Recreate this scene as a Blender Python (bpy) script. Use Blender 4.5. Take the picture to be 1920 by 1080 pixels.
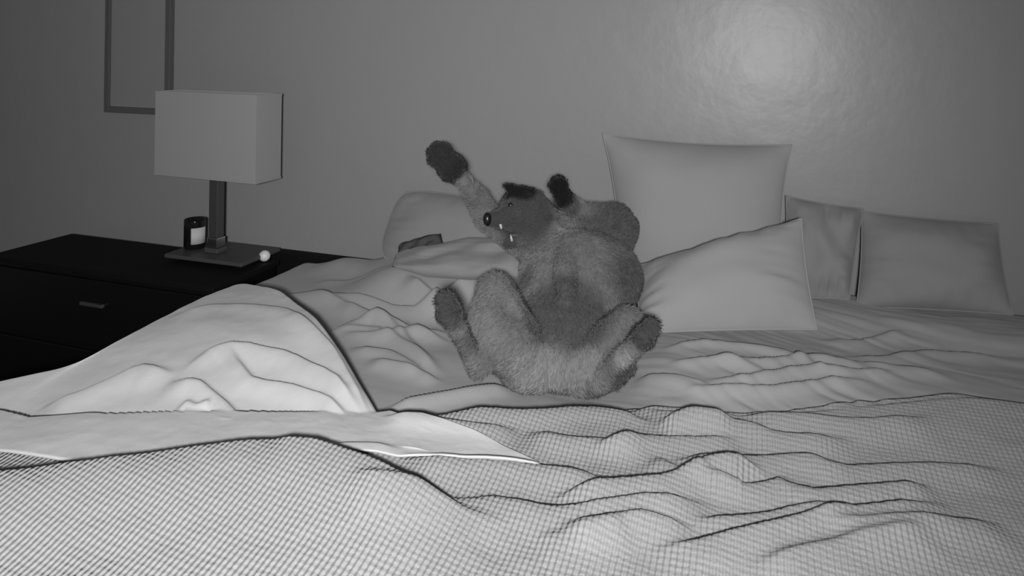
import bpy, bmesh, math, random
import numpy as np
from mathutils import Vector, Matrix, noise

random.seed(7)
for o in list(bpy.data.objects): bpy.data.objects.remove(o)
sc = bpy.context.scene
COL = sc.collection

# ------------------------------------------------------------------ camera
F = 1300.0; PPX = 1000.0; PPY = 100.0
YAW = math.radians(17.9); ROLL = math.radians(0.8)
BED = 0.62
CAM = Vector((0, 0, BED + 0.767))
WALL = 2.2
cam_d = bpy.data.cameras.new('camera'); cam = bpy.data.objects.new('camera', cam_d); COL.objects.link(cam)
cam_d.sensor_width = 36; cam_d.lens = F/1920*36
cam_d.shift_x = -(PPX-960)/1920; cam_d.shift_y = -(540-PPY)/1920
cam_d.clip_start = 0.02
R = Matrix.Rotation(YAW, 3, 'Z') @ Matrix.Rotation(math.radians(90), 3, 'X') @ Matrix.Rotation(ROLL, 3, 'Z')
cam.matrix_world = Matrix.Translation(CAM) @ R.to_4x4()
sc.camera = cam

# ------------------------------------------------------------------ light and exposure
vs = sc.view_settings
vs.view_transform = 'Standard'; vs.look = 'None'; vs.gamma = 1; vs.exposure = 0.0
w = bpy.data.worlds.new('world'); sc.world = w; w.use_nodes = True
w.node_tree.nodes['Background'].inputs[0].default_value = (1, 1, 1, 1)
w.node_tree.nodes['Background'].inputs[1].default_value = 0.07
def lamp(name, loc, energy, radius, aim, size=150, blend=1.0):
    d = bpy.data.lights.new(name, 'SPOT' if size < 180 else 'POINT'); d.energy = energy; d.shadow_soft_size = radius
    if size < 180: d.spot_size = math.radians(size); d.spot_blend = blend
    o = bpy.data.objects.new(name, d); COL.objects.link(o); o.location = loc
    o.rotation_euler = (Vector(aim)-Vector(loc)).to_track_quat('-Z', 'Y').to_euler()
    return o
# the infrared lamps of the night camera are set behind its lens to even the falloff
lamp('infrared_lamp', CAM + Vector((0.11, -0.30, 0.06)), 222, 0.05, (-2.2, 1.7, 0.7), 150, 1.0)  # aimed left to brighten that side of the bed
lamp('infrared_lamp', CAM + Vector((0.05, -0.30, 0.06)), 76, 0.05, (-0.8, 2.1, 0.8), 180, 1.0)

# ------------------------------------------------------------------ helpers
def ray(px, py):
    return R @ Vector(((px-PPX)/F, -(py-PPY)/F, -1))
def PZ(px, py, Z): return CAM + ray(px, py)*Z            # at a distance along the view axis
def PH(px, py, z=BED):                                     # on the level z
    d = ray(px, py); return CAM + d*((z-CAM.z)/d.z)
def PY(px, py, Y):                                         # on the plane Y, parallel to the wall
    d = ray(px, py); return CAM + d*((Y-CAM.y)/d.y)

def mat(name, col, rough=0.8, spec=0.3, metallic=0.0, bump=None, vcol=None, sheen=0.0, trans=0.0, mottle=0.0, mscale=6):
    m = bpy.data.materials.new(name); m.use_nodes = True
    nt = m.node_tree; b = nt.nodes['Principled BSDF']
    b.inputs['Base Color'].default_value = (col, col, col, 1)
    b.inputs['Roughness'].default_value = rough
    b.inputs['Specular IOR Level'].default_value = spec
    b.inputs['Metallic'].default_value = metallic
    b.inputs['Sheen Weight'].default_value = sheen
    b.inputs['Transmission Weight'].default_value = trans
    tc = nt.nodes.new('ShaderNodeTexCoord')
    if vcol:
        a = nt.nodes.new('ShaderNodeVertexColor'); a.layer_name = vcol
        nt.links.new(a.outputs[0], b.inputs['Base Color'])
    elif mottle:
        n = nt.nodes.new('ShaderNodeTexNoise'); n.inputs['Scale'].default_value = mscale; n.inputs['Detail'].default_value = 4
        nt.links.new(tc.outputs['Object'], n.inputs['Vector'])
        r = nt.nodes.new('ShaderNodeMapRange'); r.inputs['To Min'].default_value = col*(1-mottle); r.inputs['To Max'].default_value = col*(1+mottle)
        nt.links.new(n.outputs['Fac'], r.inputs['Value']); nt.links.new(r.outputs[0], b.inputs['Base Color'])
    prev = None
    for (scale, strength, dist, stretch) in (bump or []):
        n = nt.nodes.new('ShaderNodeTexNoise'); n.inputs['Scale'].default_value = scale; n.inputs['Detail'].default_value = 3
        mp = nt.nodes.new('ShaderNodeMapping'); mp.inputs['Scale'].default_value = stretch
        nt.links.new(tc.outputs['Object'], mp.inputs['Vector']); nt.links.new(mp.outputs[0], n.inputs['Vector'])
        bp = nt.nodes.new('ShaderNodeBump'); bp.inputs['Strength'].default_value = strength; bp.inputs['Distance'].default_value = dist
        nt.links.new(n.outputs['Fac'], bp.inputs['Height'])
        if prev: nt.links.new(prev.outputs[0], bp.inputs['Normal'])
        nt.links.new(bp.outputs[0], b.inputs['Normal']); prev = bp
    return m

def link(name, me, m, parent=None, smooth=True):
    o = bpy.data.objects.new(name, me); COL.objects.link(o)
    if m: me.materials.append(m)
    if smooth:
        for p in me.polygons: p.use_smooth = True
    if parent: o.parent = parent; o.matrix_parent_inverse = Matrix.Translation(parent.location).inverted() if False else Matrix.Identity(4)
    return o
def obj(name, bm, m, parent=None, smooth=False):
    me = bpy.data.meshes.new(name); bmesh.ops.recalc_face_normals(bm, faces=bm.faces)
    if parent:
        off = parent.matrix_basis.inverted()
        bmesh.ops.transform(bm, matrix=off, verts=bm.verts)
    bm.to_mesh(me); bm.free()
    o = link(name, me, m, None, smooth)
    if parent: o.parent = parent
    return o
def thing(name, label, cat, loc, group=None, rz=0):
    o = bpy.data.objects.new(name, None); COL.objects.link(o)
    o.matrix_basis = Matrix.Translation(Vector(loc)) @ Matrix.Rotation(rz, 4, 'Z')
    o.empty_display_size = 0.1
    return tag(o, label, cat, group)
def tag(o, label, cat, group=None):
    o['label'] = label; o['category'] = cat
    if group: o['group'] = group
    return o
def box(bm, c, s, rz=0, bevel=0.0):
    r = bmesh.ops.create_cube(bm, size=1.0)
    M = Matrix.Translation(Vector(c)) @ Matrix.Rotation(rz, 4, 'Z') @ Matrix.Diagonal((s[0], s[1], s[2], 1))
    bmesh.ops.transform(bm, matrix=M, verts=r['verts'])
    if bevel:
        es = list({e for v in r['verts'] for e in v.link_edges})
        bmesh.ops.bevel(bm, geom=es, offset=bevel, segments=2, affect='EDGES', profile=0.5)
def lathe(bm, c, prof, n=40, tilt=None):
    rings = []
    for (r, z) in prof:
        rings.append([bm.verts.new((c[0]+r*math.cos(2*math.pi*k/n), c[1]+r*math.sin(2*math.pi*k/n), c[2]+z)) for k in range(n)] if r > 1e-6 else [bm.verts.new((c[0], c[1], c[2]+z))])
    for a, b in zip(rings, rings[1:]):
        for k in range(n):
            if len(a) == 1: bm.faces.new((a[0], b[k], b[(k+1) % n]))
            elif len(b) == 1: bm.faces.new((a[k], a[(k+1) % n], b[0]))
            else: bm.faces.new((a[k], a[(k+1) % n], b[(k+1) % n], b[k]))

# smooth value noise on arrays
_rng = np.random.RandomState(3); _T = _rng.rand(256, 256)
def vn(x, y):
    xi = np.floor(x).astype(int); yi = np.floor(y).astype(int); fx = x-xi; fy = y-yi
    fx = fx*fx*(3-2*fx); fy = fy*fy*(3-2*fy)
    g = lambda a, b: _T[a % 256, b % 256]
    return (g(xi, yi)*(1-fx)*(1-fy)+g(xi+1, yi)*fx*(1-fy)+g(xi, yi+1)*(1-fx)*fy+g(xi+1, yi+1)*fx*fy)*2-1
def fbm(x, y, o=4):
    s = 0; a = 1; f = 1
    for i in range(o): s = s+a*vn(x*f+17.3*i, y*f+5.1*i); a *= .5; f *= 2
    return s

# ------------------------------------------------------------------ materials
M_wall = mat('wall_paint', 0.19, 0.37, 0.24, bump=[(11, 0.27, 0.006, (1, 1, 1)), (28, 0.2, 0.002, (1.0, 1, .5)), (90, 0.12, 0.001, (1, 1, 1))], mottle=0.03, mscale=2)
M_floor = mat('dark_floor', 0.03, 0.5, 0.3, bump=[(8, .2, .002, (1, 12, 1))])
M_black = mat('black_lacquer', 0.0035, 0.35, 0.25, bump=[(30, .1, .001, (1, 8, 1))])
M_blackm = mat('black_matt', 0.003, 0.7, 0.15, bump=[(40, .1, .001, (1, 1, 1))])
M_tray = mat('dark_grey_laminate', 0.045, 0.45, 0.4, bump=[(50, .1, .0006, (1, 8, 1))], mottle=.1, mscale=20)
M_shade = mat('shade_linen', 0.22, 0.9, 0.1, bump=[(300, .3, .0006, (1, 1, 4)), (300, .3, .0006, (4, 4, 1))])
M_metal = mat('brushed_dark_metal', 0.10, 0.38, 0.5, metallic=0.7, bump=[(60, .15, .0005, (1, 1, .05))])
M_chrome = mat('chrome', 0.55, 0.22, 0.5, metallic=1.0, bump=[(40, .05, .0005, (1, 1, 1))])
M_label = mat('paper_label', 0.36, 0.8, 0.2, mottle=.05, mscale=60)
M_glass = mat('black_glass', 0.006, 0.12, 0.5, bump=[(5, .02, .001, (1, 1, 1))])
M_wax = mat('wax', 0.30, 0.4, 0.4, mottle=.1, mscale=50)
M_white = mat('white_plastic', 0.5, 0.45, 0.4, mottle=.03, mscale=60)
cloth_b = [(700, .25, .0006, (1, 1, 1)), (35, .2, .004, (1, 1, 1))]
M_pillow = mat('pillowcase_cotton', 0.21, 0.95, 0.1, bump=[(700, .2, .0005, (1, 1, 1)), (14, .25, .006, (1, 1, 1))], sheen=.1)
M_pillow_d = mat('pillowcase_grey', 0.17, 0.95, 0.1, bump=[(700, .2, .0005, (1, 1, 1)), (16, .3, .006, (1, 1, 1))], sheen=.1)
M_sheet = mat('sheet_cotton', 0.25, 0.95, 0.1, bump=cloth_b, sheen=.1)
M_comf = mat('comforter_cotton', 0.40, 0.95, 0.1, bump=cloth_b, sheen=.1)
M_gap_shade = mat('gap_shade', 0.05, 0.95, 0.1, bump=cloth_b)  # shade of the gap under the pillow, put into a dark colour
M_canvas = mat('dull_canvas', 0.17, 0.9, 0.1, bump=[(400, .2, .0005, (1, 1, 1))], mottle=.06)
M_frame = mat('dark_frame', 0.07, 0.6, 0.2, bump=[(60, .1, .0005, (1, 1, 6))])
M_mattress = mat('mattress_ticking', 0.45, 0.9, 0.1, bump=cloth_b)

def waffle_mat():
    m = mat('waffle_weave', 0.27, 0.95, 0.1, sheen=.1)
    nt = m.node_tree; b = nt.nodes['Principled BSDF']
    uv = nt.nodes.new('ShaderNodeUVMap'); uv.uv_map = 'UVMap'
    sep = nt.nodes.new('ShaderNodeSeparateXYZ'); nt.links.new(uv.outputs[0], sep.inputs[0])
    def wave(sock, period):
        mu = nt.nodes.new('ShaderNodeMath'); mu.operation = 'MULTIPLY'; mu.inputs[1].default_value = 2*math.pi/period
        nt.links.new(sock, mu.inputs[0])
        si = nt.nodes.new('ShaderNodeMath'); si.operation = 'SINE'; nt.links.new(mu.outputs[0], si.inputs[0]); return si
    a = wave(sep.outputs[0], 0.0092); c = wave(sep.outputs[1], 0.0105)
    cm = nt.nodes.new('ShaderNodeMath'); cm.operation = 'MULTIPLY'; cm.inputs[1].default_value = 0.21; nt.links.new(c.outputs[0], cm.inputs[0])
    ad = nt.nodes.new('ShaderNodeMath'); ad.operation = 'ADD'; nt.links.new(a.outputs[0], ad.inputs[0]); nt.links.new(cm.outputs[0], ad.inputs[1])
    n = nt.nodes.new('ShaderNodeTexNoise'); n.inputs['Scale'].default_value = 160; nt.links.new(uv.outputs[0], n.inputs['Vector'])
    nm = nt.nodes.new('ShaderNodeMath'); nm.operation = 'MULTIPLY_ADD'; nm.inputs[1].default_value = 1.2; nt.links.new(n.outputs['Fac'], nm.inputs[0]); nt.links.new(ad.outputs[0], nm.inputs[2])
    bp = nt.nodes.new('ShaderNodeBump'); bp.inputs['Strength'].default_value = 0.65; bp.inputs['Distance'].default_value = 0.0022
    nt.links.new(nm.outputs[0], bp.inputs['Height']); nt.links.new(bp.outputs[0], b.inputs['Normal'])
    return m
M_waffle = waffle_mat()

# ------------------------------------------------------------------ room
def structure(name, bm, m):
    o = obj(name, bm, m); o['kind'] = 'structure'; return o
bm = bmesh.new(); box(bm, (-0.3, WALL+0.05, 1.3), (7.0, 0.1, 2.6)); structure('wall_back', bm, M_wall)
bm = bmesh.new(); box(bm, (-0.3, 0.2, -0.05), (7.0, 4.2, 0.1)); structure('floor', bm, M_floor)
bm = bmesh.new(); box(bm, (-0.3, WALL-0.008, 0.05), (6.0, 0.016, 0.1), bevel=.003); structure('baseboard_back', bm, M_frame)

# picture beside the lamp
XP = PY(320, 90, WALL-.02).x
pic = thing('picture_frame', 'dark framed plain picture hanging on the wall above and behind the lamp', 'picture', (XP-0.2, WALL-.002, 1.2))
zb_, zt_ = 1.12, 1.75; W_ = .34
bm = bmesh.new()
box(bm, (XP-.0125, WALL-.0135, (zb_+zt_)/2), (.025, .023, zt_-zb_), bevel=.002); box(bm, (XP-W_+.0125, WALL-.0135, (zb_+zt_)/2), (.025, .023, zt_-zb_), bevel=.002)
box(bm, (XP-W_/2, WALL-.0135, zb_+.0125), (W_-.05, .023, .025), bevel=.002); box(bm, (XP-W_/2, WALL-.0135, zt_-.0125), (W_-.05, .023, .025), bevel=.002)
obj('frame', bm, M_frame, pic)
bm = bmesh.new(); box(bm, (XP-W_/2, WALL-.009, (zb_+zt_)/2), (W_-.05, .012, zt_-zb_-.05)); obj('canvas', bm, M_canvas, pic)

# ------------------------------------------------------------------ nightstand, lamp, candle
XL, XR = -1.535, 0.74          # edges of the mattress
NZ = 0.635; NR = math.radians(-3)
fr = PH(453, 494, NZ+.025); fl = PH(308, 476, NZ+.025); br = PH(496, 467, NZ+.025)
NL, NRT = -2.62, XL-.085
ns_c = Vector(((NL+NRT)/2, 1.93, 0)); NW = NRT-NL
ns = thing('nightstand', 'black nightstand between the wall and the left side of the bed', 'nightstand', ns_c)
bm = bmesh.new(); box(bm, (ns_c.x, ns_c.y, NZ-.01), (NW, .32, .02), bevel=.003); obj('tabletop', bm, M_blackm, ns)
bm = bmesh.new(); box(bm, (ns_c.x, ns_c.y+.005, .33), (NW-.02, .30, .57), bevel=.004); obj('cabinet_body', bm, M_black, ns)
for zc in (.49, .25):
    bm = bmesh.new(); box(bm, (ns_c.x, ns_c.y-.148, zc), (NW-.06, .016, .22), bevel=.003); d = obj('drawer', bm, M_black, ns)
    bm = bmesh.new(); box(bm, (ns_c.x, ns_c.y-.162, zc+.03), (.10, .014, .012), bevel=.003)
    h = obj('handle', bm, M_metal, ns); h.parent = d
for sx in (-1, 1):
    for sy in (-1, 1):
        bm = bmesh.new(); box(bm, (ns_c.x+sx*(NW/2-.04), ns_c.y+sy*.12, .0225), (.035, .035, .045), bevel=.002); obj('foot', bm, M_blackm, ns)
# riser tray carrying the lamp and the candle
tc_ = ((fl+br)/2)
e1 = (fr-fl); wtr = e1.length; rz_t = math.atan2(e1.y, e1.x); dtr = .205
n1 = Vector((-math.sin(rz_t), math.cos(rz_t), 0))
tray_c = (fl+fr)/2 + n1*dtr/2
tray = thing('tray', 'thin dark grey riser board on the black nightstand under the lamp', 'tray', (tray_c.x, tray_c.y, NZ), rz=0)
bm = bmesh.new(); box(bm, (tray_c.x, tray_c.y, NZ+.0185), (wtr, dtr, .013), rz_t, .002); obj('board', bm, M_tray, tray)
for sx in (-1, 1):
    bm = bmesh.new(); c = tray_c+e1.normalized()*sx*(wtr/2-.03); box(bm, (c.x, c.y, NZ+.006), (.02, dtr-.04, .012), rz_t, .001); obj('foot', bm, M_blackm, tray)
TT = NZ+.025

LP = PH(405, 471, TT); LP = Vector((LP.x, LP.y, TT))
lampo = thing('table_lamp', 'table lamp with rectangular fabric shade on a square metal stem', 'lamp', LP)
RZL = math.radians(-2)
bm = bmesh.new(); box(bm, (LP.x, LP.y, TT+.008), (.058, .052, .016), RZL, .002); obj('base', bm, M_tray, lampo)
bm = bmesh.new(); box(bm, (LP.x, LP.y, TT+.034), (.046, .042, .036), RZL, .003); obj('collar', bm, M_chrome, lampo)
ztop = PZ(484, 178, 2.36).z; zbot = PZ(480, 345, 2.36).z
bm = bmesh.new(); box(bm, (LP.x, LP.y, (TT+.052+zbot+.03)/2), (.038, .034, zbot+.03-TT-.052), RZL, .002); obj('stem', bm, M_metal, lampo)
# shade: an open rectangular tube
hd = .063; cf = PY(484, 262, LP.y-hd); hw = (cf.x-LP.x)
def ring(z, hw, hd): return [(LP.x+(x*hw)*math.cos(RZL)-(y*hd)*math.sin(RZL), LP.y+(x*hw)*math.sin(RZL)+(y*hd)*math.cos(RZL), z) for x, y in ((-1, -1), (1, -1), (1, 1), (-1, 1))]
bm = bmesh.new()
rs = [[bm.verts.new(p) for p in ring(z, hw-i, hd-i)] for (z, i) in ((zbot, 0), (ztop, 0), (ztop, .003), (zbot, .003))]
for a in range(4):
    A, B = rs[a], rs[(a+1) % 4]
    for k in range(4): bm.faces.new((A[k], A[(k+1) % 4], B[(k+1) % 4], B[k]))
shade = obj('lamp_shade', bm, M_shade, lampo)
for z in (zbot+.004, ztop-.004):
    bm = bmesh.new()
    rs = [[bm.verts.new(p) for p in ring(zz, hw+i, hd+i)] for (zz, i) in ((z-.004, .001), (z+.004, .001), (z+.004, -.004), (z-.004, -.004))]
    for a in range(4):
        A, B = rs[a], rs[(a+1) % 4]
        for k in range(4): bm.faces.new((A[k], A[(k+1) % 4], B[(k+1) % 4], B[k]))
    t_ = obj('rim_trim', bm, M_shade, lampo); t_.parent = shade
bm = bmesh.new(); lathe(bm, (LP.x, LP.y, zbot+.03), [(0, 0), (.018, 0), (.018, .05), (.012, .055), (.028, .10), (.03, .12), (.02, .145), (0, .155)], 24)
obj('bulb', bm, M_white, lampo, True)
bm = bmesh.new(); box(bm, (LP.x, LP.y, ztop-.02), (2*hw-.008, .004, .004), RZL); box(bm, (LP.x, LP.y, ztop-.02), (.004, 2*hd-.008, .004), RZL); box(bm, (LP.x, LP.y, (ztop-.02+zbot+.18)/2), (.005, .005, ztop-.02-zbot-.18+.005)); obj('shade_fitter', bm, M_metal, lampo)

CP = PH(365, 464, TT)
cd = thing('candle_jar', 'black glass candle jar with pale label beside the lamp stem', 'candle', (CP.x, CP.y, TT))
ch = .105; crd = .037
bm = bmesh.new(); lathe(bm, (CP.x, CP.y, TT), [(0, 0), (crd-.004, 0), (crd, .004), (crd, ch-.004), (crd-.001, ch), (crd-.004, ch-.002), (crd-.004, ch-.02), (0, ch-.02)], 48); obj('jar', bm, M_glass, cd, True)
bm = bmesh.new(); lathe(bm, (CP.x, CP.y, TT), [(0, ch-.0195), (crd-.0045, ch-.0195), (crd-.0045, ch-.017), (0, ch-.0165)], 32); obj('wax', bm, M_blackm, cd, True)
bm = bmesh.new(); lathe(bm, (CP.x-.004, CP.y-.012, TT), [(0, ch-.0165), (.009, ch-.0165), (.009, ch-.010), (0, ch-.009)], 20); obj('wick_tab', bm, M_chrome, cd, True)
bm = bmesh.new()
dirc = math.atan2(CAM.y-CP.y, CAM.x-CP.x)
n = 16; vs0 = []
for k in range(n+1):
    a = dirc-.35+1.55*k/n
    vs0.append([bm.verts.new((CP.x+(crd+r)*math.cos(a), CP.y+(crd+r)*math.sin(a), TT+z)) for r, z in ((.0008, .02), (.0008, .078), (0, .078), (0, .02))])
for a, b in zip(vs0, vs0[1:]):
    for k in range(4): bm.faces.new((a[k], a[(k+1) % 4], b[(k+1) % 4], b[k]))
bm.faces.new(vs0[0]); bm.faces.new(vs0[-1])
obj('label_sticker', bm, M_label, cd, True)

BP = PH(496, 490, NZ)
bm = bmesh.new()
rb = .0195; prof = [(0, 0)]+[(rb*math.sin(t)*(1 if t < 3.14 else 0), rb-rb*math.cos(t)) for t in [k*math.pi/14 for k in range(2, 14)]]+[(0, 2*rb)]
lathe(bm, (BP.x, BP.y, NZ), prof, 28)
tag(obj('ball', bm, M_white, None, True), 'small white ball at the bed end of the black nightstand', 'ball')

# ------------------------------------------------------------------ bed
bed = thing('bed', 'wide bed with low black headboard under the rumpled covers', 'bed', ((XL+XR)/2, 1.1, 0))
bm = bmesh.new(); box(bm, ((XL+XR)/2, 1.08, .4325), (XR-XL+.02, 2.08, .285), bevel=.05); obj('mattress', bm, M_mattress, bed, True)
bm = bmesh.new(); box(bm, ((XL+XR)/2, 1.08, .22), (XR-XL+.04, 2.10, .14), bevel=.01); obj('bed_base', bm, M_blackm, bed)
bm = bmesh.new(); box(bm, ((XL-.21+XR+.03)/2, 2.165, .322), (XR-XL+.24, .045, .644), bevel=.006); obj('headboard', bm, M_blackm, bed)
for x in (XL+.08, XR-.08):
    for y in (.15, 2.05):
        bm = bmesh.new(); box(bm, (x, y, .075), (.06, .06, .15), bevel=.004); obj('leg', bm, M_blackm, bed)

RAD = .06
def wrap(X, Y, z):
    """lay a level cloth over the mattress edge: past XL-RAD .. it turns down"""
    X = X.copy(); z = z.copy(); h = z-BED
    for side, x0 in ((-1, XL+.01), (1, XR-.01)):
        e = (X-x0)*side; mk = e > 0
        a = np.clip(e/RAD, 0, math.pi/2); rest = np.clip(e-RAD*math.pi/2, 0, None)
        X = np.where(mk, x0+side*((RAD+h)*np.sin(a)+rest*.06), X)
        z = np.where(mk, BED-RAD+(RAD+h)*np.cos(a)-rest, z)
    return X, Y, z

def world_line(pts, z=BED): return np.array([[PH(x, y, z).x, PH(x, y, z).y] for x, y in pts])
def resample(P, n):
    d = np.r_[0, np.cumsum(np.linalg.norm(np.diff(P, axis=0), axis=1))]
    # Catmull-like smoothing by cubic interpolation through dense linear + moving average
    t = np.linspace(0, d[-1], n*4); Q = np.c_[np.interp(t, d, P[:, 0]), np.interp(t, d, P[:, 1])]
    k = max(3, int(n*4/len(P)/2)) | 1
    pad = np.r_[np.repeat(Q[:1], k//2, 0), Q, np.repeat(Q[-1:], k//2, 0)]
    Q2 = np.c_[np.convolve(pad[:, 0], np.ones(k)/k, 'valid'), np.convolve(pad[:, 1], np.ones(k)/k, 'valid')]
    Q2[0] = Q[0]; Q2[-1] = Q[-1]
    t2 = np.linspace(0, len(Q2)-1, n)
    return np.c_[np.interp(t2, np.arange(len(Q2)), Q2[:, 0]), np.interp(t2, np.arange(len(Q2)), Q2[:, 1])]

def sm(x, a, b):
    t = np.clip((x-a)/(b-a), 0, 1); return t*t*(3-2*t)
# raise of the bedding under the pillows at the right
def base(X, Y):
    r = BED+.004+.05*sm(X, -.42, -.1)*sm(Y, 1.35, 1.7)+.010*sm(X, -1.45, -1.2)
    r = r+.030*sm(Y, 1.98, 2.1)*sm(X, -1.50, -1.36)*(1-sm(X, -1.1, -.9))               # tucked up over the headboard
    r = r+.03*sm(Y, 1.86, 2.0)*sm(X, -.2, .05)                                     # under the far pillows
    r = r+.092*sm(X, -1.28, -1.02)*(1-sm(X, -.72, -.5))*sm(Y, 1.72, 1.92)          # heaped bedding left of the dog's head
    r = r+.025*np.exp(-((X+.44)/.15)**2-((Y-1.9)/.15)**2)                          # under the dog's shoulders
    return r-.033*np.exp(-((X+.39)/.17)**2-((Y-1.60)/.17)**2)                      # the dog's rump presses in

def lifted(pts, up):
    W = world_line(pts, BED+up); b = base(W[:, 0], W[:, 1])-BED
    return np.array([[PH(x, y, BED+up+k).x, PH(x, y, BED+up+k).y] for (x, y), k in zip(pts, b)])

def ridge(X, Y, pts, amp, wf, wb, up=0.0, taper=.22):
    """a fold along pts: gentle on the near side, steep on the far one"""
    P = resample(lifted(pts, up+amp), 14)
    best = np.full(X.shape, 1e9); sg = np.zeros(X.shape); tt = np.zeros(X.shape)
    L = len(P)-1
    for i in range(L):
        a = P[i]; d = P[i+1]-a; l2 = (d**2).sum()
        t = np.clip(((X-a[0])*d[0]+(Y-a[1])*d[1])/l2, 0, 1)
        dx = X-a[0]-t*d[0]; dy = Y-a[1]-t*d[1]; dist = np.hypot(dx, dy)
        m = dist < best
        best = np.where(m, dist, best); sg = np.where(m, np.sign(d[0]*dy-d[1]*dx), sg); tt = np.where(m, (i+t)/L, tt)
    tp = np.clip(np.minimum(tt, 1-tt)/taper, 0, 1); tp = tp*tp*(3-2*tp)
    w = np.where(sg > 0, wb, wf)
    return amp*tp*np.exp(-(best/w)**2)

def cloth(name, top, bot, nu, nv, zf, m, edge=.02, thick=.004, world_pts=False, uvs=True, egap=.001, zunder=None):
    T = resample(top if world_pts else world_line(top), nu); B = resample(bot if world_pts else world_line(bot), nu)
    v = np.linspace(0, 1, nv)[:, None]
    X = T[None, :, 0]*(1-v)+B[None, :, 0]*v; Y = T[None, :, 1]*(1-v)+B[None, :, 1]*v
    U = np.linspace(0, 1, nu)[None, :]+0*v
    # distance to the two long borders
    dt = np.hypot(X-T[None, :, 0], Y-T[None, :, 1]); db = np.hypot(X-B[None, :, 0], Y-B[None, :, 1])
    z = zf(X, Y, dt, db, U)
    X2, Y2, z2 = wrap(X, Y, z)
    verts = np.stack([X2, Y2, z2], -1).reshape(-1, 3)
    faces = [(r*nu+c, (r+1)*nu+c, (r+1)*nu+c+1, r*nu+c+1) for r in range(nv-1) for c in range(nu-1)]
    me = bpy.data.meshes.new(name); me.from_pydata(verts.tolist(), [], faces)
    uvl = me.uv_layers.new(name='UVMap')
    # the weave follows the cloth: add the length taken up by its folds
    dzx = np.r_['1', np.zeros((nv, 1)), np.hypot(np.diff(X, axis=1), np.diff(z, axis=1))*np.sign(np.diff(X, axis=1))]
    S = X*1.0; uvf = np.stack([S, Y], -1).reshape(-1, 2)
    li = np.zeros(len(me.loops), int); me.loops.foreach_get('vertex_index', li)
    uvl.data.foreach_set('uv', uvf[li].ravel().astype(np.float32))
    o = link(name, me, m)
    s = o.modifiers.new('thickness', 'SOLIDIFY'); s.thickness = thick; s.offset = -1
    return o

# --- sheet under everything, wrinkled, visible in the middle and at the right
sheet_folds = [
 ([(430, 552), (560, 545), (660, 540), (760, 520), (850, 500), (930, 490)], .022, .05, .010),
 ([(585, 520), (680, 512), (740, 500)], .010, .03, .010),
 ([(600, 612), (700, 590), (780, 572), (850, 560)], .018, .035, .010),
 ([(630, 618), (720, 625), (800, 612), (860, 600)], .012, .03, .010),
 ([(640, 560), (720, 575), (790, 590)], .012, .03, .012),
 ([(690, 660), (760, 680), (830, 700)], .014, .03, .010),
 ([(560, 540), (640, 560), (720, 600), (780, 640), (840, 690)], .014, .04, .012),
 ([(650, 640), (730, 650), (800, 690)], .014, .03, .010),
 ([(620, 610), (700, 612), (780, 650), (830, 690)], .012, .03, .010),
 ([(710, 750), (800, 730), (900, 714), (980, 712)], .018, .03, .008),
 ([(740, 470), (840, 470), (930, 462), (1000, 470)], .020, .03, .010),
 ([(760, 500), (830, 506), (893, 502)], .020, .03, .010),
 ([(1230, 645), (1330, 630), (1460, 628), (1540, 640)], .012, .02, .008),
 ([(1240, 672), (1330, 660), (1420, 668), (1520, 655), (1620, 660)], .014, .02, .008),
 ([(1300, 690), (1400, 690), (1500, 680), (1612, 690), (1700, 688)], .014, .022, .008),
 ([(1270, 712), (1350, 700), (1440, 705), (1560, 700), (1650, 706)], .014, .022, .008),
 ([(1540, 600), (1600, 610), (1700, 600)], .012, .03, .008),
 ([(1500, 650), (1560, 670), (1640, 660), (1800, 672)], .012, .03, .008),
 ([(1560, 630), (1640, 640), (1740, 628), (1900, 640)], .012, .03, .008),
 ([(1330, 655), (1390, 675), (1450, 690)], .008, .015, .008),
 ([(1450, 650), (1500, 665), (1560, 700)], .008, .015, .008),
 ([(1190, 700), (1260, 690), (1340, 700)], .012, .03, .008),
]
def z_sheet(X, Y, dt, db, U):
    z = base(X, Y)+.003*fbm(X*5, Y*7, 2)+.0012*fbm(X*11+3, Y*18, 2)
    for f in sheet_folds: z = z+ridge(X, Y, *f, .006)
    rt = sm(X, -.6, -.2)
    z = z+rt*.005*np.abs(fbm(X*5+9, Y*24+4*np.sin(X*3), 2))
    # lying flatter under the blanket
    return z
topw = np.array([[XL-.42, 2.13], [XL, 2.13], [-.4, 2.13], [XR+.3, 2.13]]); botw = np.array([[XL-.42, .95], [XL, .95], [-.4, .95], [XR+.3, .95]])
def SHEET_Z(X, Y):
    z = z_sheet(X, Y, 0, 0, 0); k = sm(Y, .95, 1.20)
    return (BED+.001)*(1-k)+z*k
def z_sheet2(X, Y, dt, db, U): return SHEET_Z(X, Y)
tag(cloth('bed_sheet', topw, botw, 420, 260, z_sheet2, M_sheet, world_pts=True), 'wrinkled grey-white sheet spread over the bed beneath the dog', 'sheet')

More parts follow.
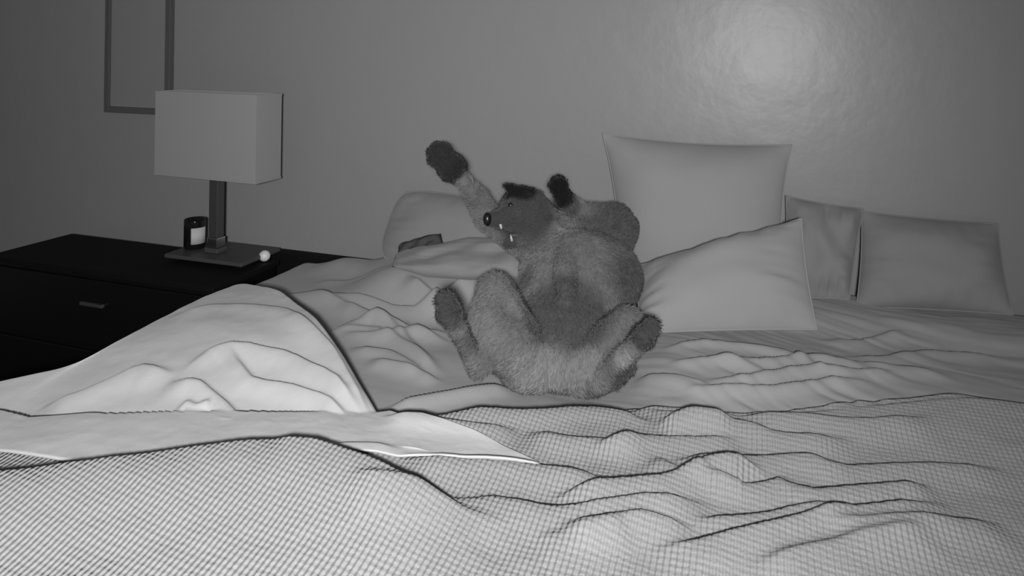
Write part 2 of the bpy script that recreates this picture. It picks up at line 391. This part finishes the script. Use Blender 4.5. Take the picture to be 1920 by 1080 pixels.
# --- waffle blanket at the foot
wf_top = [(-260, 800), (60, 800), (308, 790), (560, 790), (705, 784), (820, 764), (960, 757), (1100, 752), (1220, 742), (1400, 735), (1612, 722), (1800, 718), (2150, 716)]
blanket_folds = [
 ([(-500, 930), (-200, 890), (60, 862), (308, 838), (440, 823), (540, 819), (640, 829), (740, 858), (860, 890), (980, 912)], .050, .10, .014),
 ([(740, 862), (860, 864), (980, 864), (1080, 875), (1160, 890)], .022, .035, .009),
 ([(500, 880), (600, 868), (700, 858), (760, 862)], .012, .04, .012),
 ([(640, 950), (760, 946), (880, 940), (960, 935)], .012, .05, .012),
 ([(880, 918), (1000, 940), (1080, 948), (1200, 932), (1350, 934)], .022, .04, .009),
 ([(1020, 918), (1140, 893), (1250, 888), (1330, 860), (1400, 856), (1450, 885)], .030, .04, .009),
 ([(705, 795), (800, 790), (900, 800), (980, 800)], .020, .03, .008),
 ([(800, 776), (900, 764), (1000, 768), (1100, 758), (1200, 768), (1230, 790)], .026, .035, .009),
 ([(980, 800), (1060, 816), (1140, 822), (1220, 818)], .020, .03, .008),
 ([(1100, 840), (1200, 816), (1300, 820), (1400, 815)], .018, .03, .008),
 ([(1200, 755), (1300, 768), (1400, 775), (1450, 800), (1612, 800)], .026, .04, .009),
 ([(1230, 790), (1300, 770), (1380, 775)], .020, .03, .009),
 ([(1180, 750), (1260, 722), (1340, 720), (1390, 745)], .020, .04, .009),
 ([(1370, 750), (1500, 748), (1612, 760), (1760, 752)], .018, .035, .009),
 ([(1250, 852), (1340, 848), (1420, 850), (1500, 848), (1590, 852)], .024, .04, .009),
 ([(1310, 885), (1400, 905), (1460, 895), (1480, 880)], .022, .03, .009),
 ([(1490, 850), (1560, 870), (1640, 868), (1760, 858), (1900, 862)], .018, .035, .009),
 ([(1450, 890), (1520, 915), (1612, 908), (1760, 900)], .024, .035, .009),
 ([(1200, 1020), (1300, 1004), (1440, 980), (1560, 955), (1660, 945), (1800, 930)], .026, .045, .009),
 ([(1290, 965), (1400, 960), (1500, 945), (1612, 950)], .020, .03, .009),
 ([(1040, 985), (1120, 980), (1200, 965), (1310, 985)], .018, .035, .009),
 ([(1400, 1060), (1500, 1030), (1612, 1010), (1760, 990)], .018, .05, .012),
 ([(1540, 988), (1620, 985), (1740, 975), (1900, 975)], .016, .04, .010),
 ([(1220, 850), (1280, 880), (1340, 890)], .012, .03, .009),
 ([(1000, 1010), (1100, 1000), (1180, 985)], .010, .04, .012),
]
def z_blanket(X, Y, dt, db, U):
    z = base(X, Y)+.016+.003*fbm(X*4+2, Y*6)+.0009*fbm(X*16+3, Y*24)
    z = z+.03*sm(-X, .3, .75)*np.exp(-((Y-1.0)/.35)**2)
    for i, f in enumerate(blanket_folds):
        k = .85 if i == 0 else .75
        z = z+ridge(X, Y, f[0], f[1]*k, f[2]*1.25, f[3], .048 if i == 0 else .018)
    rt = sm(X, -.75, -.35)*sm(Y, .75, 1.0)
    k = sm(dt, 0, .022)
    z = (z-.022)*(1-k)+z*k
    return np.maximum(z, np.where(Y > .9, SHEET_Z(X, Y)+.008, z))
wf_bot_w = np.array([[XL-.52, .06], [XL, .06], [-.3, .06], [XR+.4, .06]])
tw = lifted(wf_top, .03); tw[0] = [XL-.52, tw[1][1]]; tw[-1] = [XR+.4, tw[-2][1]+.03]
tag(cloth('waffle_blanket', tw, wf_bot_w, 560, 330, z_blanket, M_waffle, world_pts=True, thick=.005), 'pale waffle-weave blanket rumpled across the foot of the bed', 'blanket')

# --- bright comforter folded over at the left
cf_top = [(-200, 830), (60, 745), (200, 692), (308, 642), (400, 588), (470, 555), (540, 572), (600, 616), (650, 670), (690, 730), (712, 772), (800, 790), (900, 812), (1010, 852)]
cf_bot = [(-200, 890), (60, 872), (200, 855), (308, 840), (420, 828), (500, 823), (560, 822), (620, 828), (680, 842), (720, 855), (780, 862), (850, 864), (930, 864), (1012, 862)]
comf_folds = [
 ([(308, 788), (360, 782), (410, 752), (470, 766), (560, 768), (640, 776), (740, 796), (850, 808), (940, 825)], .020, .035, .008),
 ([(330, 700), (400, 668), (450, 662), (540, 670), (620, 700), (680, 750)], .018, .04, .010),
 ([(420, 668), (470, 706), (540, 712), (610, 730), (670, 765)], .016, .035, .009),
 ([(520, 595), (570, 625), (620, 660), (660, 710), (700, 760)], .016, .035, .010),
 ([(308, 622), (400, 600), (500, 602), (560, 612)], .012, .05, .014),
 ([(308, 710), (370, 712), (420, 735), (460, 762)], .016, .03, .009),
 ([(340, 738), (365, 745), (400, 740)], .012, .02, .008),
 ([(0, 790), (120, 770), (240, 770), (310, 790)], .018, .04, .010),
 ([(60, 740), (160, 720), (260, 690), (330, 700)], .016, .05, .012),
]
def z_comf(X, Y, dt, db, U):
    lift = .022+.080*sm(dt, 0, .075)*sm(db, 0, .50)
    z = base(X, Y)+lift+.004*fbm(X*5+7, Y*6)
    for f in comf_folds: z = z+ridge(X, Y, f[0], f[1]*.9, f[2], f[3], .06)*sm(db, 0, .03)
    k = sm(dt, 0, .04); z = (BED+.006)*(1-k)+z*k; z = np.maximum(z, SHEET_Z(X, Y)+.007)
    k2 = sm(db, 0, .05)
    return z+(1-k2)*.004
tcw = lifted(cf_top, .035); 
bcw = np.array([lifted([p], u)[0] for p, u in zip(cf_bot, np.interp(np.arange(len(cf_bot)), [0, 7, 10, 13], [.085, .085, .04, .035]))])
bcw[:, 1] += np.interp(np.arange(len(cf_bot)), [0, 8, 11, 13], [.03, .03, .012, .0])
for A in (tcw, bcw):
    A[0] = [XL-.40, A[0][1]]; A[1] = [XL-.05, A[1][1]]
    for i in range(2, 4): A[i][0] = max(A[i][0], XL-.05+.01*i)
z_keep = z_comf
def z_comf2(X, Y, dt, db, U):
    z = z_comf(X, Y, dt, db, U)
    zb = z_blanket(X, Y, dt*0+1, db, U)
    inside = sm(db, 0.0, .05)
    # rest on the blanket where it lies beneath, dip behind its front roll
    return np.maximum(z, np.where(Y < np.interp(X, tw[:, 0], tw[:, 1]), zb+.007, z))*1.0
tag(cloth('comforter', tcw, bcw, 420, 150, z_comf2, M_comf, world_pts=True, thick=.004), 'bright white comforter heaped over the left side of the bed', 'comforter')

# ------------------------------------------------------------------ pillows
def pillow(name, TL, TR, BR, BL, thick, label, m, group='pillows along the head of the bed', rnd=0.0, conc=.06, n=44, wr=.004, seed=0, back=.6, seam=True):
    TL, TR, BR, BL = map(Vector, (TL, TR, BR, BL))
    nrm = ((TR-TL).cross(BL-TL)).normalized()
    if nrm.dot(CAM-TL) < 0: nrm = -nrm
    cen = (TL+TR+BR+BL)/4
    bm = bmesh.new(); grids = []
    for side in (1, -1):
        g = []
        for i in range(n+1):
            row = []
            for j in range(n+1):
                # denser samples near the seam
                u = math.sin((j/n*2-1)*math.pi/2); v = math.sin((i/n*2-1)*math.pi/2)
                uu = u*(1-conc*(1-v*v))*(1-rnd*v**4); vv = v*(1-conc*(1-u*u))*(1-rnd*u**4)
                a = (uu+1)/2; b = (vv+1)/2
                p = TL.lerp(TR, a).lerp(BL.lerp(BR, a), b)
                f = max(0, (1-u**4)*(1-v**4))**.62 * (.45+.55*max(0,(1-u*u)*(1-v*v))**.5)
                q = Vector((u*1.6+seed*3.1, v*1.6, seed+side))
                wob = noise.noise(q)*wr*2*min(1, f*2)
                # puckers radiating from the seams
                e = max(abs(u), abs(v)); puck = 0
                if e > .5:
                    t = u if abs(v) > abs(u) else v
                    puck = noise.noise(Vector((t*7+seed, e*1.2, side*2.0)))*wr*(e-.5)*2*(1-e)*6
                h = thick*f*(1 if side == 1 else back)+wob+puck
                if i in (0, n) or j in (0, n): h = 0
                row.append(bm.verts.new(p+nrm*h*side))
            g.append(row)
        for i in range(n):
            for j in range(n): bm.faces.new((g[i][j], g[i][j+1], g[i+1][j+1], g[i+1][j]))
        grids.append(g)
    bmesh.ops.remove_doubles(bm, verts=bm.verts, dist=1e-6)
    root = thing(name, label, 'pillow', cen, group)
    obj('pillowcase', bm, m, root, True)
    if seam:
        bm = bmesh.new(); pts = []
        for (A, B, hor) in ((TL, TR, -1), (TR, BR, 1), (BR, BL, 1), (BL, TL, -1)): pass
        g = grids[0]
        ring_ = []
        for k in range(4*n):
            s, j = divmod(k, n)
            i_, j_ = ((0, j), (j, n), (n, n-j), (n-j, 0))[s]
            u = math.sin((j_/n*2-1)*math.pi/2); v = math.sin((i_/n*2-1)*math.pi/2)
            uu = u*(1-conc*(1-v*v))*(1-rnd*v**4); vv = v*(1-conc*(1-u*u))*(1-rnd*u**4); a = (uu+1)/2; b = (vv+1)/2
            ring_.append(TL.lerp(TR, a).lerp(BL.lerp(BR, a), b))
        N = len(ring_); rr = .0028; rings = []
        for k in range(N):
            t = (ring_[(k+1) % N]-ring_[k-1]).normalized(); s = nrm.cross(t)
            rings.append([bm.verts.new(ring_[k]+rr*(math.cos(q*math.pi/3)*nrm+math.sin(q*math.pi/3)*s)) for q in range(6)])
        for k in range(N):
            A, B = rings[k], rings[(k+1) % N]
            for q in range(6): bm.faces.new((A[q], A[(q+1) % 6], B[(q+1) % 6], B[q]))
        obj('seam', bm, m, root, True)
    return root

pillow('pillow', PY(1130, 250, 2.15), PY(1484, 272, 2.15), PY(1470, 545, 2.05), PY(1165, 545, 2.05), .08,
       'tall pale pillow standing upright against the wall, topmost on the bed', M_pillow, seed=1, conc=.065)
pillow('pillow', PY(1190, 500, 1.93), PY(1503, 410, 1.95), PY(1532, 618, 1.80), PY(1196, 624, 1.74), .075,
       'pale pillow leaning in front of the tall upright one, right of the dog', M_pillow, seed=2, conc=.03, wr=.0075)
pillow('pillow', PY(1474, 368, 2.16), PY(1618, 392, 2.16), PY(1592, 562, 2.06), PY(1474, 560, 2.06), .045,
       'grey pillow behind the right edge of the two stacked pale pillows', M_pillow_d, seed=3, conc=.03, wr=.010)
pillow('pillow', PY(1616, 397, 2.165), PY(1870, 420, 2.16), PY(1900, 590, 2.04), PY(1606, 575, 2.08), .06,
       'grey pillow at the far right end of the pillow row', M_pillow_d, seed=4, conc=.03, wr=.006)
pillow('pillow', PY(752, 352, 2.13), PY(1020, 392, 2.13), PY(1020, 490, 2.05), PY(706, 492, 2.05), .06,
       'slumped grey pillow behind the dog, nearest to the lamp', M_pillow_d, seed=5, conc=-.02, rnd=.10, wr=.006)

def lump(name, pts_top, pts_bot, Ytop, Ybot, thick, label, cat, m, n=40, k=12):
    """a soft cloth lying in a heap between two outlines"""
    bm = bmesh.new(); g = []
    T = [PY(x, y, Ytop) for x, y in pts_top]; B = [PY(x, y, Ybot) for x, y in pts_bot]
    def lerpc(P, t):
        t *= len(P)-1; i = min(int(t), len(P)-2); return P[i].lerp(P[i+1], t-i)
    nr = Vector((0, -.75, .66))
    for side in (1, -1):
        gg = []
        for i in range(k+1):
            row = []
            for j in range(n+1):
                p = lerpc(T, j/n).lerp(lerpc(B, j/n), i/k)
                u = j/n*2-1; v = i/k*2-1
                f = max(0, (1-u**4)*(1-v**4))**.5
                f *= 1+.35*noise.noise(Vector((u*3, v*2, 4+side)))+.5*noise.noise(Vector((u*1.5+9, v*3.5+u*2, 2)))
                row.append(bm.verts.new(p+nr*thick*f*side*(1 if side == 1 else .3)))
            gg.append(row)
        for i in range(k):
            for j in range(n): bm.faces.new((gg[i][j], gg[i][j+1], gg[i+1][j+1], gg[i+1][j]))
    bmesh.ops.remove_doubles(bm, verts=bm.verts, dist=1e-6)
    return tag(obj(name, bm, m, None, True), label, cat)
lump('added_cloth', [(748, 462), (780, 450), (826, 438)], [(745, 492), (790, 490), (834, 474)], 1.955, 1.90, .025, 'dark cloth added to stand in for shade in the gap by the slumped pillow', 'added_cloth', M_gap_shade)  # dark form added in place of the shaded gap under the pillow
lump('throw', [(742, 478), (800, 464), (880, 448), (960, 446), (985, 450)], [(735, 500), (800, 520), (880, 525), (960, 525), (1010, 520)], 1.94, 1.80, .035, 'grey folded throw heaped in front of the slumped pillow', 'throw', M_pillow_d)

# ------------------------------------------------------------------ dog
dog = thing('dog', 'dog rolling on its back on the bed with all four legs in the air', 'dog', PZ(1050, 640, 1.62))
bm = bmesh.new()
def ball(c, r, axes=None, s=(1, 1, 1)):
    rr = bmesh.ops.create_icosphere(bm, subdivisions=3, radius=1.0)
    M = Matrix.Diagonal((r*s[0], r*s[1], r*s[2], 1))
    if axes: M = axes @ M
    bmesh.ops.transform(bm, matrix=Matrix.Translation(c) @ M, verts=rr['verts'])
def limb(pts):
    for (p0, r0), (p1, r1) in zip(pts, pts[1:]):
        L = (p1-p0).length; n_ = max(2, int(L/(min(r0, r1)*.30)))
        for k in range(n_+1):
            t = k/n_; ball(p0.lerp(p1, t), r0+(r1-r0)*t)
D = lambda x, y, Z: PZ(x, y, Z)
yaw3 = R.to_4x4()   # axes along the picture for flattened parts of the body, fixed in the room
pel = D(1050, 640, 1.65); bel = D(1072, 575, 1.76); che = D(1088, 515, 1.86); chu = D(1095, 478, 1.92)
spine = (chu-pel).normalized()
side = spine.cross(Vector((0, 0, 1))).normalized(); up = side.cross(spine).normalized()
AX = Matrix(((side.x, spine.x, up.x, 0), (side.y, spine.y, up.y, 0), (side.z, spine.z, up.z, 0), (0, 0, 0, 1)))
for t in [k/14 for k in range(15)]:
    p = pel.lerp(che, t); wdt = .108+.060*t; thk = .072+.066*t
    if .15 < t < .6: thk -= .012*math.sin((t-.15)/.45*math.pi)
    ball(p, 1, AX, (wdt, .09, thk))
ball(chu, 1, AX, (.135, .09, .115))
limb([(D(1062, 470, 1.80), .03), (D(1060, 515, 1.71), .03), (D(1062, 550, 1.665), .022)])
ball(D(1052, 678, 1.60), 1, AX, (.105, .07, .062))
# rump and buttocks towards the camera
ball(D(1000, 680, 1.60), .068); ball(D(1105, 682, 1.60), .066); ball(D(1050, 690, 1.60), .055)
# left hind leg (folded: knee up, hock low, paw up)
limb([(D(988, 678, 1.60), .070), (D(952, 620, 1.61), .068), (D(928, 548, 1.62), .045)])
limb([(D(928, 548, 1.62), .042), (D(915, 600, 1.57), .045), (D(903, 665, 1.53), .038), (D(897, 690, 1.51), .024)])
limb([(D(960, 650, 1.58), .068), (D(925, 620, 1.57), .058)])
limb([(D(897, 690, 1.51), .024), (D(872, 640, 1.49), .019), (D(850, 600, 1.47), .021), (D(843, 586, 1.46), .029)])
# right hind leg
limb([(D(1112, 682, 1.60), .068), (D(1148, 648, 1.60), .060), (D(1176, 612, 1.61), .046)])
limb([(D(1176, 612, 1.61), .044), (D(1164, 655, 1.57), .040), (D(1140, 705, 1.52), .026)])
limb([(D(1140, 705, 1.52), .027), (D(1170, 668, 1.50), .022), (D(1198, 640, 1.48), .022), (D(1208, 630, 1.475), .026)])
# left fore leg
limb([(D(1035, 470, 1.90), .075), (D(970, 440, 1.95), .052), (D(915, 408, 1.97), .040)])
limb([(D(915, 408, 1.97), .040), (D(897, 375, 1.95), .034), (D(872, 343, 1.93), .021), (D(855, 325, 1.92), .025), (D(847, 314, 1.91), .040)])
# right fore leg
limb([(D(1125, 470, 1.90), .078), (D(1160, 430, 1.92), .055), (D(1155, 412, 1.92), .045)])
limb([(D(1155, 410, 1.92), .042), (D(1125, 405, 1.89), .034), (D(1095, 398, 1.87), .024), (D(1070, 384, 1.86), .024), (D(1056, 374, 1.85), .028)])
# tail
limb([(D(1075, 715, 1.60), .034), (D(1110, 722, 1.545), .026), (D(1150, 708, 1.52), .024), (D(1180, 690, 1.52), .016)])
# neck and head (looking to the left, mouth open)
limb([(D(1055, 475, 1.92), .090), (D(1022, 440, 1.92), .070), (D(995, 412, 1.91), .060)])
HD = D(985, 398, 1.90)
ball(HD, .066); ball(D(975, 392, 1.89), .058); ball(D(1000, 405, 1.90), .06)
limb([(D(968, 403, 1.87), .046), (D(948, 408, 1.85), .030), (D(924, 412, 1.83), .023)])
limb([(D(995, 425, 1.87), .036), (D(972, 448, 1.85), .019), (D(950, 458, 1.84), .013)])   # lower jaw
# ears
def ear(base_, tip, width, thick):
    ax = (tip-base_); L = ax.length; ax.normalize(); vw = (CAM-base_).normalized(); s = ax.cross(vw).normalized(); nn = s.cross(ax)
    A = Matrix(((s.x, ax.x, nn.x, 0), (s.y, ax.y, nn.y, 0), (s.z, ax.z, nn.z, 0), (0, 0, 0, 1)))
    for k in range(9):
        t = k/8; wd = width*(1-t)**.7+.008; ball(base_.lerp(tip, t), 1, A, (wd, L*.16, thick))
ear(D(1004, 380, 1.89), D(950, 350, 1.87), .032, .012)
ear(D(1020, 400, 1.87), D(1042, 448, 1.84), .030, .013)
# toes
paws = []
def paw(c, dirv, r, spread):
    dirv = dirv.normalized(); view = (CAM-c).normalized(); s = dirv.cross(view).normalized()
    for k in (-1.5, -.5, .5, 1.5):
        a = dirv*math.cos(k*spread)+s*math.sin(k*spread)
        p = c+a*r*(1.15 if abs(k) < 1 else .95)
        limb([(c+a*r*.3, r*.42), (p, r*.36)])
    paws.append((c, dirv, s, view, r))
paw(D(842, 582, 1.46), D(832, 545, 1.46)-D(850, 600, 1.47), .032, .30)
paw(D(1210, 628, 1.475), D(1222, 612, 1.475)-D(1198, 645, 1.48), .029, .30)
paw(D(843, 310, 1.91), D(828, 296, 1.91)-D(860, 330, 1.92), .050, .30)
paw(D(1052, 368, 1.85), D(1045, 345, 1.85)-D(1056, 385, 1.86), .038, .28)
me = bpy.data.meshes.new('dog_raw'); bm.to_mesh(me); bm.free()
ro = bpy.data.objects.new('dog_raw', me); COL.objects.link(ro)
rm = ro.modifiers.new('r', 'REMESH'); rm.mode = 'VOXEL'; rm.voxel_size = .0065
s_ = ro.modifiers.new('s', 'SMOOTH'); s_.factor = .5; s_.iterations = 5
dg = bpy.context.evaluated_depsgraph_get(); dg.update()
body_me = bpy.data.meshes.new_from_object(ro.evaluated_get(dg)); bpy.data.objects.remove(ro)
body_me.name = 'body'
co = np.zeros(len(body_me.vertices)*3); body_me.vertices.foreach_get('co', co); co = co.reshape(-1, 3)
# coat colouring
colr = np.full(len(co), .20)
def patch(c, r, col, soft=.5):
    global colr
    d = np.linalg.norm(co-np.array(c)[None], axis=1)/r
    k = 1-np.clip((d-(1-soft))/(soft), 0, 1); k = k*k*(3-2*k); colr = colr*(1-k)+col*k
patch(D(1060, 470, 1.80), .13, .20)
patch(D(1180, 530, 1.80), .13, .09); patch(D(1190, 590, 1.75), .08, .10); patch(D(1150, 440, 1.88), .13, .11, .5)
patch(D(1060, 500, 1.75), .09, .24)
patch(D(1060, 600, 1.63), .13, .115, .3); patch(D(1000, 575, 1.68), .06, .13, .5); patch(D(985, 520, 1.78), .05, .11, .6)  # last patch: shade between neck and chest put into the coat
patch(D(1040, 705, 1.56), .09, .27, .5); patch(D(1000, 690, 1.54), .07, .29, .5); patch(D(1110, 690, 1.54), .06, .27, .5)
patch(D(925, 600, 1.55), .09, .21, .5); patch(D(950, 580, 1.60), .05, .26, .5)
patch(D(870, 640, 1.49), .045, .13)
patch(D(1172, 665, 1.49), .032, .34, .5)
patch(D(843, 590, 1.46), .045, .085, .5); patch(D(836, 562, 1.46), .055, .065, .3); patch(D(1216, 620, 1.475), .05, .075, .3)
patch(D(843, 310, 1.91), .075, .03, .4); patch(D(826, 296, 1.91), .06, .035, .3); patch(D(868, 337, 1.91), .022, .26, .5)
patch(D(890, 370, 1.95), .05, .15, .5)
patch(D(1050, 360, 1.85), .06, .010, .35); patch(D(1075, 388, 1.86), .03, .04, .5); patch(D(1066, 424, 1.84), .035, .33, .5); patch(D(1150, 405, 1.90), .06, .10, .5)
patch(D(1150, 432, 1.88), .03, .05, .6)
patch(D(1165, 700, 1.515), .045, .085, .4); patch(D(1112, 722, 1.54), .03, .13, .4)
patch(HD, .11, .075, .35); patch(D(1022, 440, 1.90), .06, .10, .5)
patch(D(945, 415, 1.84), .05, .075, .3); patch(D(925, 412, 1.82), .04, .07, .3); patch(D(955, 455, 1.84), .03, .08, .4); patch(D(978, 362, 1.885), .048, .010, .3); patch(D(952, 357, 1.87), .03, .01, .4); patch(D(1028, 412, 1.87), .03, .05, .5)
nz = np.array([noise.noise(Vector(p)*45) for p in co]); colr = colr*(1+.12*nz)*.46
body_me.calc_loop_triangles()
nrm_ = np.zeros(len(co)*3); body_me.vertices.foreach_get('normal', nrm_); nrm_ = nrm_.reshape(-1, 3)
nz2 = np.array([noise.noise(Vector((p[0]*60, p[1]*60, p[2]*60))) for p in co])
co2 = co+nrm_*(nz2*.0018)[:, None]-np.array(dog.location)[None]
body_me.vertices.foreach_set('co', co2.ravel())
ca = body_me.color_attributes.new('coat', 'FLOAT_COLOR', 'POINT')
buf = np.ones((len(co), 4)); buf[:, :3] = np.clip(colr, .004, 1)[:, None]; ca.data.foreach_set('color', buf.ravel().astype(np.float32))
M_fur = mat('fur', .2, .95, .1, vcol='coat', bump=[(260, .5, .003, (1, 1, 1)), (60, .3, .004, (1, 1, 1))], sheen=.15)
body = link('body', body_me, M_fur); body.parent = dog
# short coat lying over the body, one object of many hairs
def coat(n=70000):
    me = body_me; rs = np.random.RandomState(5)
    tri = np.zeros(len(me.loop_triangles)*3, int); me.loop_triangles.foreach_get('vertices', tri); tri = tri.reshape(-1, 3)
    v = co2; A, B, C_ = v[tri[:, 0]], v[tri[:, 1]], v[tri[:, 2]]
    fn = np.cross(B-A, C_-A); ar = np.linalg.norm(fn, axis=1); fn = fn/np.maximum(ar, 1e-12)[:, None]
    k = rs.choice(len(tri), n, p=ar/ar.sum()); a = rs.rand(n); b = rs.rand(n); m_ = a+b > 1; a[m_] = 1-a[m_]; b[m_] = 1-b[m_]
    p = A[k]+(B[k]-A[k])*a[:, None]+(C_[k]-A[k])*b[:, None]; nn = fn[k]
    loc = np.array(dog.location); c = colr[tri[k, 0]]
    chest = np.array(D(1080, 480, 1.86))-loc; nos = np.array(D(905, 415, 1.8))-loc; hd = np.array(HD)-loc
    near = np.linalg.norm(p-hd, axis=1) < .12
    fl_ = np.where(near[:, None], p-nos, p-chest); fl_ = fl_-nn*(fl_*nn).sum(1)[:, None]; fl_ /= np.maximum(np.linalg.norm(fl_, axis=1), 1e-6)[:, None]
    dr = nn*.38+fl_*.9+rs.normal(0, .16, (n, 3)); dr /= np.linalg.norm(dr, axis=1)[:, None]
    L = np.where(near, .008, .013)*rs.uniform(.7, 1.2, n)
    L = np.where(np.linalg.norm(p-(np.array(D(914, 411, 1.815))-loc), axis=1) < .03, .002, L)
    sd = np.cross(dr, nn); sd /= np.maximum(np.linalg.norm(sd, axis=1), 1e-6)[:, None]
    s2 = np.cross(dr, sd); ang = rs.uniform(0, math.pi, n)[:, None]; sd = sd*np.cos(ang)+s2*np.sin(ang); wd = .0008
    q0 = p-nn*.001-sd*wd; q1 = p-nn*.001+sd*wd; mid = p+dr*(L*.6)[:, None]; tip = p+dr*L[:, None]-nn*(L*.12)[:, None]
    V = np.stack([q0, q1, mid+sd*wd*.8, mid-sd*wd*.8, tip], 1).reshape(-1, 3)
    i = np.arange(n)*5
    fm = bpy.data.meshes.new('fur')
    faces = [(j, j+1, j+2, j+3) for j in i.tolist()]+[(j+3, j+2, j+4) for j in i.tolist()]
    fm.from_pydata(V.tolist(), [], faces)
    at = fm.color_attributes.new('coat', 'FLOAT_COLOR', 'POINT'); bb = np.ones((n*5, 4)); bb[:, :3] = np.clip(np.repeat(c*rs.uniform(1.1, 1.5, n), 5), .003, 1)[:, None]
    at.data.foreach_set('color', bb.ravel().astype(np.float32))
    f = link('fur', fm, M_hair); f.parent = dog; f['kind'] = 'stuff'
M_hair = mat('coat_hair', .2, .9, .1, vcol='coat')
coat()
M_nose = mat('wet_nose', .006, .3, .5, bump=[(300, .2, .0005, (1, 1, 1))])
M_eye = mat('dark_eye', .01, .1, .6, mottle=.2, mscale=80)
M_tooth = mat('tooth', .32, .4, .4, mottle=.05, mscale=80)
M_tongue = mat('tongue', .05, .6, .3, bump=[(200, .2, .0006, (1, 1, 1))])
def small(name, c, r, s, m, ax=None):
    global bm
    bm = bmesh.new(); ball(c, r, ax, s); return obj(name, bm, m, dog, True)
small('nose', D(914, 411, 1.815), .0145, (.8, 1.25, 1), M_nose, yaw3)
small('eye', D(958, 385, 1.845), .0085, (1, 1, 1), M_eye)
small('tongue', D(966, 440, 1.845), .011, (1.8, .5, 1), M_tongue, yaw3)
def tooth(a, b, r):
    b_ = bmesh.new(); L = b-a; n_ = 8
    q = L.to_track_quat('Z', 'Y').to_matrix().to_4x4(); q.translation = a
    lathe(b_, (0, 0, 0), [(0, 0), (r, 0), (r*.8, L.length*.5), (0, L.length)], n_); bmesh.ops.transform(b_, matrix=q, verts=b_.verts)
    obj('tooth', b_, M_tooth, dog, True)
tooth(D(938, 420, 1.818), D(941, 433, 1.818), .004); tooth(D(960, 452, 1.826), D(957, 438, 1.826), .004)
# claws
for (c, dirv, s, view, r) in paws:
    for k in (-1.5, -.5, .5, 1.5):
        a = dirv*math.cos(k*.3)+s*math.sin(k*.3); p = c+a*r*(1.15+.22 if abs(k) < 1 else .95+.22)
        b_ = bmesh.new(); q = (a-view*.3).to_track_quat('Z', 'Y').to_matrix().to_4x4(); q.translation = p
        lathe(b_, (0, 0, 0), [(0, -.004), (.0034, -.002), (.0024, .002), (0, .006)], 8); bmesh.ops.transform(b_, matrix=q, verts=b_.verts)
        obj('claw', b_, M_nose, dog, True)
